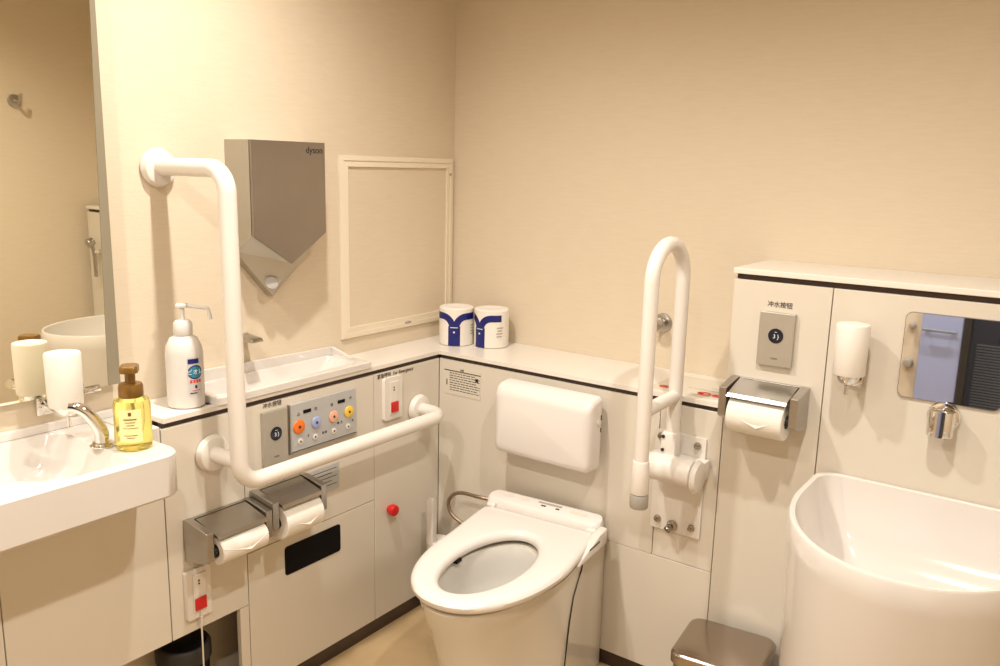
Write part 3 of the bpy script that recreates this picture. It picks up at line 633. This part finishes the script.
# front narrows towards the floor, rear stays wide
def body_mix(z, k, u1):
    L = by_angle(outline(.186, 0, u1, taper=0), z); out = []
    for v in L:
        u = -v.y; f_ = min(max((u-.27)/.20, 0), 1); f_ = f_*f_*(3-2*f_)
        out.append(Vector((v.x*(1-k*f_), v.y, z)))
    return out
LO = [body_mix(.002, .22, .54), body_mix(.10, .24, .545), body_mix(.22, .20, .56), body_mix(.32, .10, .592), body_mix(.38, .04, .619), body_mix(.415, .015, .631), body_mix(.421, .02, .628),
      ell(.118, .190, .421), ell(.112, .184, .410), ell(.106, .176, .38), ell(.104, .172, .345), ell(.093, .150, .30, .01), ell(.068, .105, .255, .02), ell(.045, .07, .235, .03)]
loft(bm, LO, True, True); obj('bowl', bm, 'body', tl)
# inner bowl skin, coloured greyer to carry the shade inside
bm = NB(); loft(bm, [ell(.1165, .1885, .4215), ell(.1105, .1825, .409), ell(.1045, .1745, .38), ell(.1025, .1705, .345), ell(.0915, .1485, .301, .01), ell(.067, .104, .257, .02), ell(.0445, .069, .237, .03)], False, True); obj('bowl_shade_lining', bm, 'lining', tl)
bm = NB(); loft(bm, [ell(.062, .092, .2535, .022), ell(.062, .092, .2545, .022)]); obj('water', bm, 'water', tl)
bm = NB(); box(bm, (-.098, -.400, .424), (-.082, -.375, .4335), .001); obj('seat_gap_shade', bm, 'black', tl, False)  # dark block painted in for the shaded gap between seat and rim
# rear cover
bm = NB()
sk = lambda u: .020*min(max((u-.10)/.2, 0), 1)
def cov(z, u):
    us = [u*i/8 for i in range(9)]
    return [Vector(p) for p in [(.187+sk(q), -q, z) for q in us] + [(.180+sk(q), -max(q, .003), z) for q in reversed(us)] + [(-.180+sk(q), -max(q, .003), z) for q in us] + [(-.187+sk(q), -q, z) for q in reversed(us)]]
loft(bm, [cov(.002, .305), cov(.144, .290), cov(.272, .262), cov(.338, .238), cov(.372, .205), cov(.392, .180), cov(.428, .165)]); obj('rear_cover', bm, 'body', tl)
catmull_uz = [(.3065, .004), (.2915, .144), (.2635, .272), (.2395, .338), (.2065, .372), (.1815, .392), (.1665, .426)]
bm = NB(); tube(bm, [(.1875+sk(u), -u, z) for u, z in catmull_uz], .0022, 8); obj('seam_gasket', bm, 'dark', tl)
# seat
def seat_in(rx, ry, z): return ell(rx, ry, z)
bm = NB()
def slope(L, k=.0):
    return [Vector((v.x, v.y, v.z)) for v in L]
zs0, zs1 = .431, .463
LO = [by_angle(SO, zs0+.004, inset=.006), by_angle(SO, zs0+.010, inset=.001), by_angle(SO, zs0+.020, inset=0), by_angle(SO, zs1-.006, inset=.004), by_angle(SO, zs1-.001, inset=.012), by_angle(SO, zs1+.001, inset=.026),
      ell(.123, .216, zs1-.001, .010), ell(.114, .207, zs1-.003, .010), ell(.105, .198, zs1-.010, .010), ell(.102, .195, zs0+.012, .010), ell(.105, .198, zs0+.004, .010), by_angle(SO, zs0+.004, inset=.006)]
loft(bm, LO, False, False); obj('seat', bm, 'seat', tl)
# seat buffers
bm = NB()
for x, y in ((-.14, -.5), (.14, -.5), (-.15, -.2), (.15, -.2)): cyl(bm, (x, y, .4215), (x, y, .4345), .010, n=14)
obj('seat_buffer', bm, 'grey', tl)
# washlet unit
bm = NB()
U = lambda z, dx, y0, y1, r: [Vector((x, y, z - (.017*min(max(-y/.068, 0), 1) if z > .46 else 0))) for x, y in rrect(-.205+dx, .190-dx, y0, y1, min(r, (y1-y0)*.45), 6)]
loft(bm, [U(.430, .006, -.064, -.004, .02), U(.436, .0, -.067, .0, .03), U(.480, .0, -.067, .0, .030), U(.492, .004, -.064, -.005, .030), U(.497, .012, -.058, -.015, .024)])
obj('washlet_unit', bm, 'seat', tl)
def on_unit(bm, x0, x1, y0, y1, h=.0008):
    zz = lambda y: .497+.25*y
    loft(bm, [[Vector((x, y, zz(y)+k)) for x, y in ((x0, y0), (x1, y0), (x1, y1), (x0, y1))] for k in (.0001, h)]); return bm
obj('unit_display', on_unit(NB(), -.03, .05, -.028, -.020), 'grey', tl, False)
for x, wx in ((-.015, .016), (.035, .012)): obj('unit_mark', on_unit(NB(), x, x+wx, -.040, -.034), 'ink', tl, False)
for x0, x1, y0, y1 in ((-.165, -.12, -.036, -.022), (.085, .14, -.040, -.026), (-.09, -.06, -.036, -.024)): obj('unit_label', on_unit(NB(), x0, x1, y0, y1), 'sticker', tl, False)
bm = NB(); prism(bm, [(-.045, .425), (-.045, .476), (-.10, .470), (-.215, .444), (-.235, .425)], .187, .213, 'x', .006); obj('control_arm', bm, 'seat', tl)
bm = NB(); box(bm, (.2125, -.17, .450), (.2138, -.10, .455), .0008); obj('arm_slot', bm, 'dark', tl, False)
for s in (-1, 1):
    bm = NB(); cyl(bm, (s*.172-.014, -.071, .464), (s*.172+.014, -.071, .464), .009, n=20, bev=.002); obj('hinge', bm, 'white', tl)
# supply hose
sh = thing('supply_hose', 'thin braided water hose looping left of the toilet from the washlet unit', 'hose', (0, 0, 0))
C_ = catmull([(.437, -.330, .452), (.395, -.345, .456), (.330, -.345, .452), (.285, -.335, .430), (.262, -.330, .395), (.275, -.330, .360), (.320, -.325, .335), (.375, -.305, .318), (.43, -.29, .305)], 8)
obj('hose_tube', tube(NB(), C_, .0062, 14), 'hose', sh)
bm = NB(); cyl(bm, (.425, -.2765, .303), (.425, -.292, .303), .013, n=24); obj('wall_fitting', bm, 'chrome', sh)

# toilet brush in the corner
tb = thing('toilet_brush', 'white toilet brush in its holder in the corner left of the toilet', 'toilet brush', (.238, -.352, 0))
obj('holder', lathe(NB(), [(.036, .001), (.040, .006), (.036, .14), (.041, .262), (.034, .266), (.02, .262)], n=32), 'white', tb)
bm = NB(); loft(bm, [at_z(rrect(-.014, .014, -.011, .011, .004), z) for z in (.258, .30, .41)] + [at_z(rrect(-.009, .009, -.006, .006, .004), .419)]); bm.transform(Matrix.Translation((-.006, -.03, 0))); obj('handle', bm, 'white', tb)
bm = NB(); box(bm, (-.010, -.0405, .385), (-.002, -.038, .405), .001); obj('hang_slot', bm, 'grey', tb)

# ------------------------------------------------------------------ ostomate basin on the right
bs = thing('ostomate_basin', 'large deep white D-shaped basin on the right under the small mirror', 'basin', (1.692, -DB-.001, 0))
def D(z, hw, dep, inset=0, p=2.05, rb=.05, zt=0):
    """D-shape: back edge flat at y=-inset"""
    pts = []; m = 40
    straight = .17
    for i in range(m+1):
        a = PI*i/m; c = math.cos(a); s = math.sin(a)
        pts.append(Vector(((hw-inset)*math.copysign(abs(c)**(2/p), c), -(straight+(dep-inset-straight)*abs(s)**(2/p)), z)))
    for j in range(1, 6): pts.append(Vector((-(hw-inset), -(straight-(straight-rb-inset)*j/5), z)))
    for j in range(1, 9):
        a = PI/2*j/8; pts.append(Vector((-(hw-inset)+rb-rb*math.cos(a), -(inset+rb)+rb*math.sin(a), z)))
    for j in range(1, 12): pts.append(Vector((-(hw-inset-rb)+2*(hw-inset-rb)*j/12, -inset, z)))
    for j in range(0, 9):
        a = PI/2*j/8; pts.append(Vector(((hw-inset)-rb+rb*math.sin(a), -(inset+rb)+rb*math.cos(a), z)))
    for j in range(1, 6): pts.append(Vector(((hw-inset), -(inset+rb+(straight-rb-inset)*j/6), z)))
    return pts
bm = NB(); hwB = .266; dp = .527; ZR = .780
loft(bm, [D(.06, hwB-.016, dp-.06), D(.3, hwB-.012, dp-.045), D(.55, hwB-.005, dp-.02), D(ZR-.06, hwB, dp-.003), D(ZR-.006, hwB, dp), D(ZR-.001, hwB, dp, .003), D(ZR, hwB, dp, .008), D(ZR-.003, hwB, dp, .014),
          D(ZR-.04, hwB, dp, .020), D(ZR-.12, hwB, dp, .045), D(ZR-.17, hwB, dp, .075), D(ZR-.20, hwB, dp, .12), D(ZR-.205, hwB, dp, .16)])
obj('basin_body', bm, 'porcelain', bs)
bm = NB(); loft(bm, [D(.001, hwB-.03, dp-.09), D(.0598, hwB-.03, dp-.09)]); obj('basin_foot', bm, 'porcelain', bs)
bm = NB(); cyl(bm, (0, -.25, ZR-.2048), (0, -.25, ZR-.200), .035, bev=.001); obj('drain', bm, 'chrome', bs)

rtp = thing('spout_tap', 'stubby chrome tap on the tall cabinet over the large basin', 'tap', (1.688, -DB, .968))
bm = NB(); cyl(bm, (0, -.0006, 0), (0, -.010, 0), .036, .034, 36, .002); obj('wall_flange', bm, 'chrome', rtp)
bm = NB(); cyl(bm, (0, -.009, 0), (0, -.042, 0), .028, .028, 32, .003); obj('tap_body', bm, 'chrome', rtp)
bm = NB(); prism(bm, rrect(-.028, .028, -.062, -.016, .020, 5), -.036, .024, 'z', .003); obj('spout_head', bm, 'chrome', rtp)
bm = NB(); box(bm, (-.016, -.052, -.0385), (.016, -.026, -.0365), .001); obj('outlet', bm, 'dark', rtp, False)

sm = thing('small_mirror', 'small rectangular mirror with rounded corners on the tall cabinet over the basin tap', 'mirror', (1.690, -DB, 1.0))
bm = NB(); loft(bm, [[Vector((a, y, b)) for a, b in rrect(-.106, .107, 0, .203, .016, 6)] for y in (-.0006, -.0050)]); obj('mirror_rim', bm, 'steel', sm)
bm = NB(); loft(bm, [[Vector((a, y, b)) for a, b in rrect(-.1045, .1055, .0015, .2015, .015, 6)] for y in (-.0052, -.0058)]); obj('mirror_glass', bm, 'smirror', sm)

hs = thing('shower_holder', 'small chrome hand shower on the far end of the tall cabinet, seen in the mirror', 'shower', (2.25, -DB, 1.04))
bm = NB(); cyl(bm, (0, -.0006, 0), (0, -.012, 0), .016, bev=.002); cyl(bm, (0, -.010, 0), (0, -.040, .004), .010); obj('holder', bm, 'chrome', hs)
bm = NB(); tube(bm, [(0, -.034, -.12), (0, -.036, -.02), (0, -.045, .05)], .009); obj('handle', bm, 'steel', hs)
bm = NB(); cyl(bm, (0, -.036, .060), (0, -.066, .045), .020, .024, bev=.003); obj('spray_head', bm, 'steel', hs)
# ------------------------------------------------------------------ bins
bn = thing('pedal_bin', 'low steel waste bin with a bronze-tinted lid on the floor before the tall cabinet', 'bin', (1.272, -.408, 0), math.radians(6)); bn.scale = (1.07, 1.07, 1)
Lr = lambda z, d, r: at_z(rrect(-.113+d, .105-d, -.105+d, .098-d, r, 6), z)
bm = NB(); loft(bm, [Lr(.001, .012, .02), Lr(.26, .006, .028)]); obj('bin_body', bm, 'bronze', bn)
bm = NB(); loft(bm, [Lr(.2605, .001, .03), Lr(.262, .0, .03), Lr(.284, .0, .03), Lr(.290, .004, .03), Lr(.293, .012, .028)]); obj('bin_lid', bm, 'bronze', bn)
bm = NB(); box(bm, (-.02, .0975, .268), (.06, .105, .284), .002); obj('lid_hinge', bm, 'dark', bn, False)
bm = NB(); box(bm, (-.03, -.13, .01), (.03, -.095, .018), .002); obj('pedal', bm, 'dark', bn, False)
ub = thing('waste_bin', 'black waste bin in the dark recess under the left cabinet', 'bin', (.085, -1.225, 0))
obj('bin_body', lathe(NB(), [(.055, .001), (.060, .006), (.068, .235), (.064, .245), (.05, .248)], n=36), 'black', ub)
obj('bin_liner', lathe(NB(), [(.066, .20), (.0715, .202), (.0715, .238), (.066, .246)], n=36), 'dark', ub)
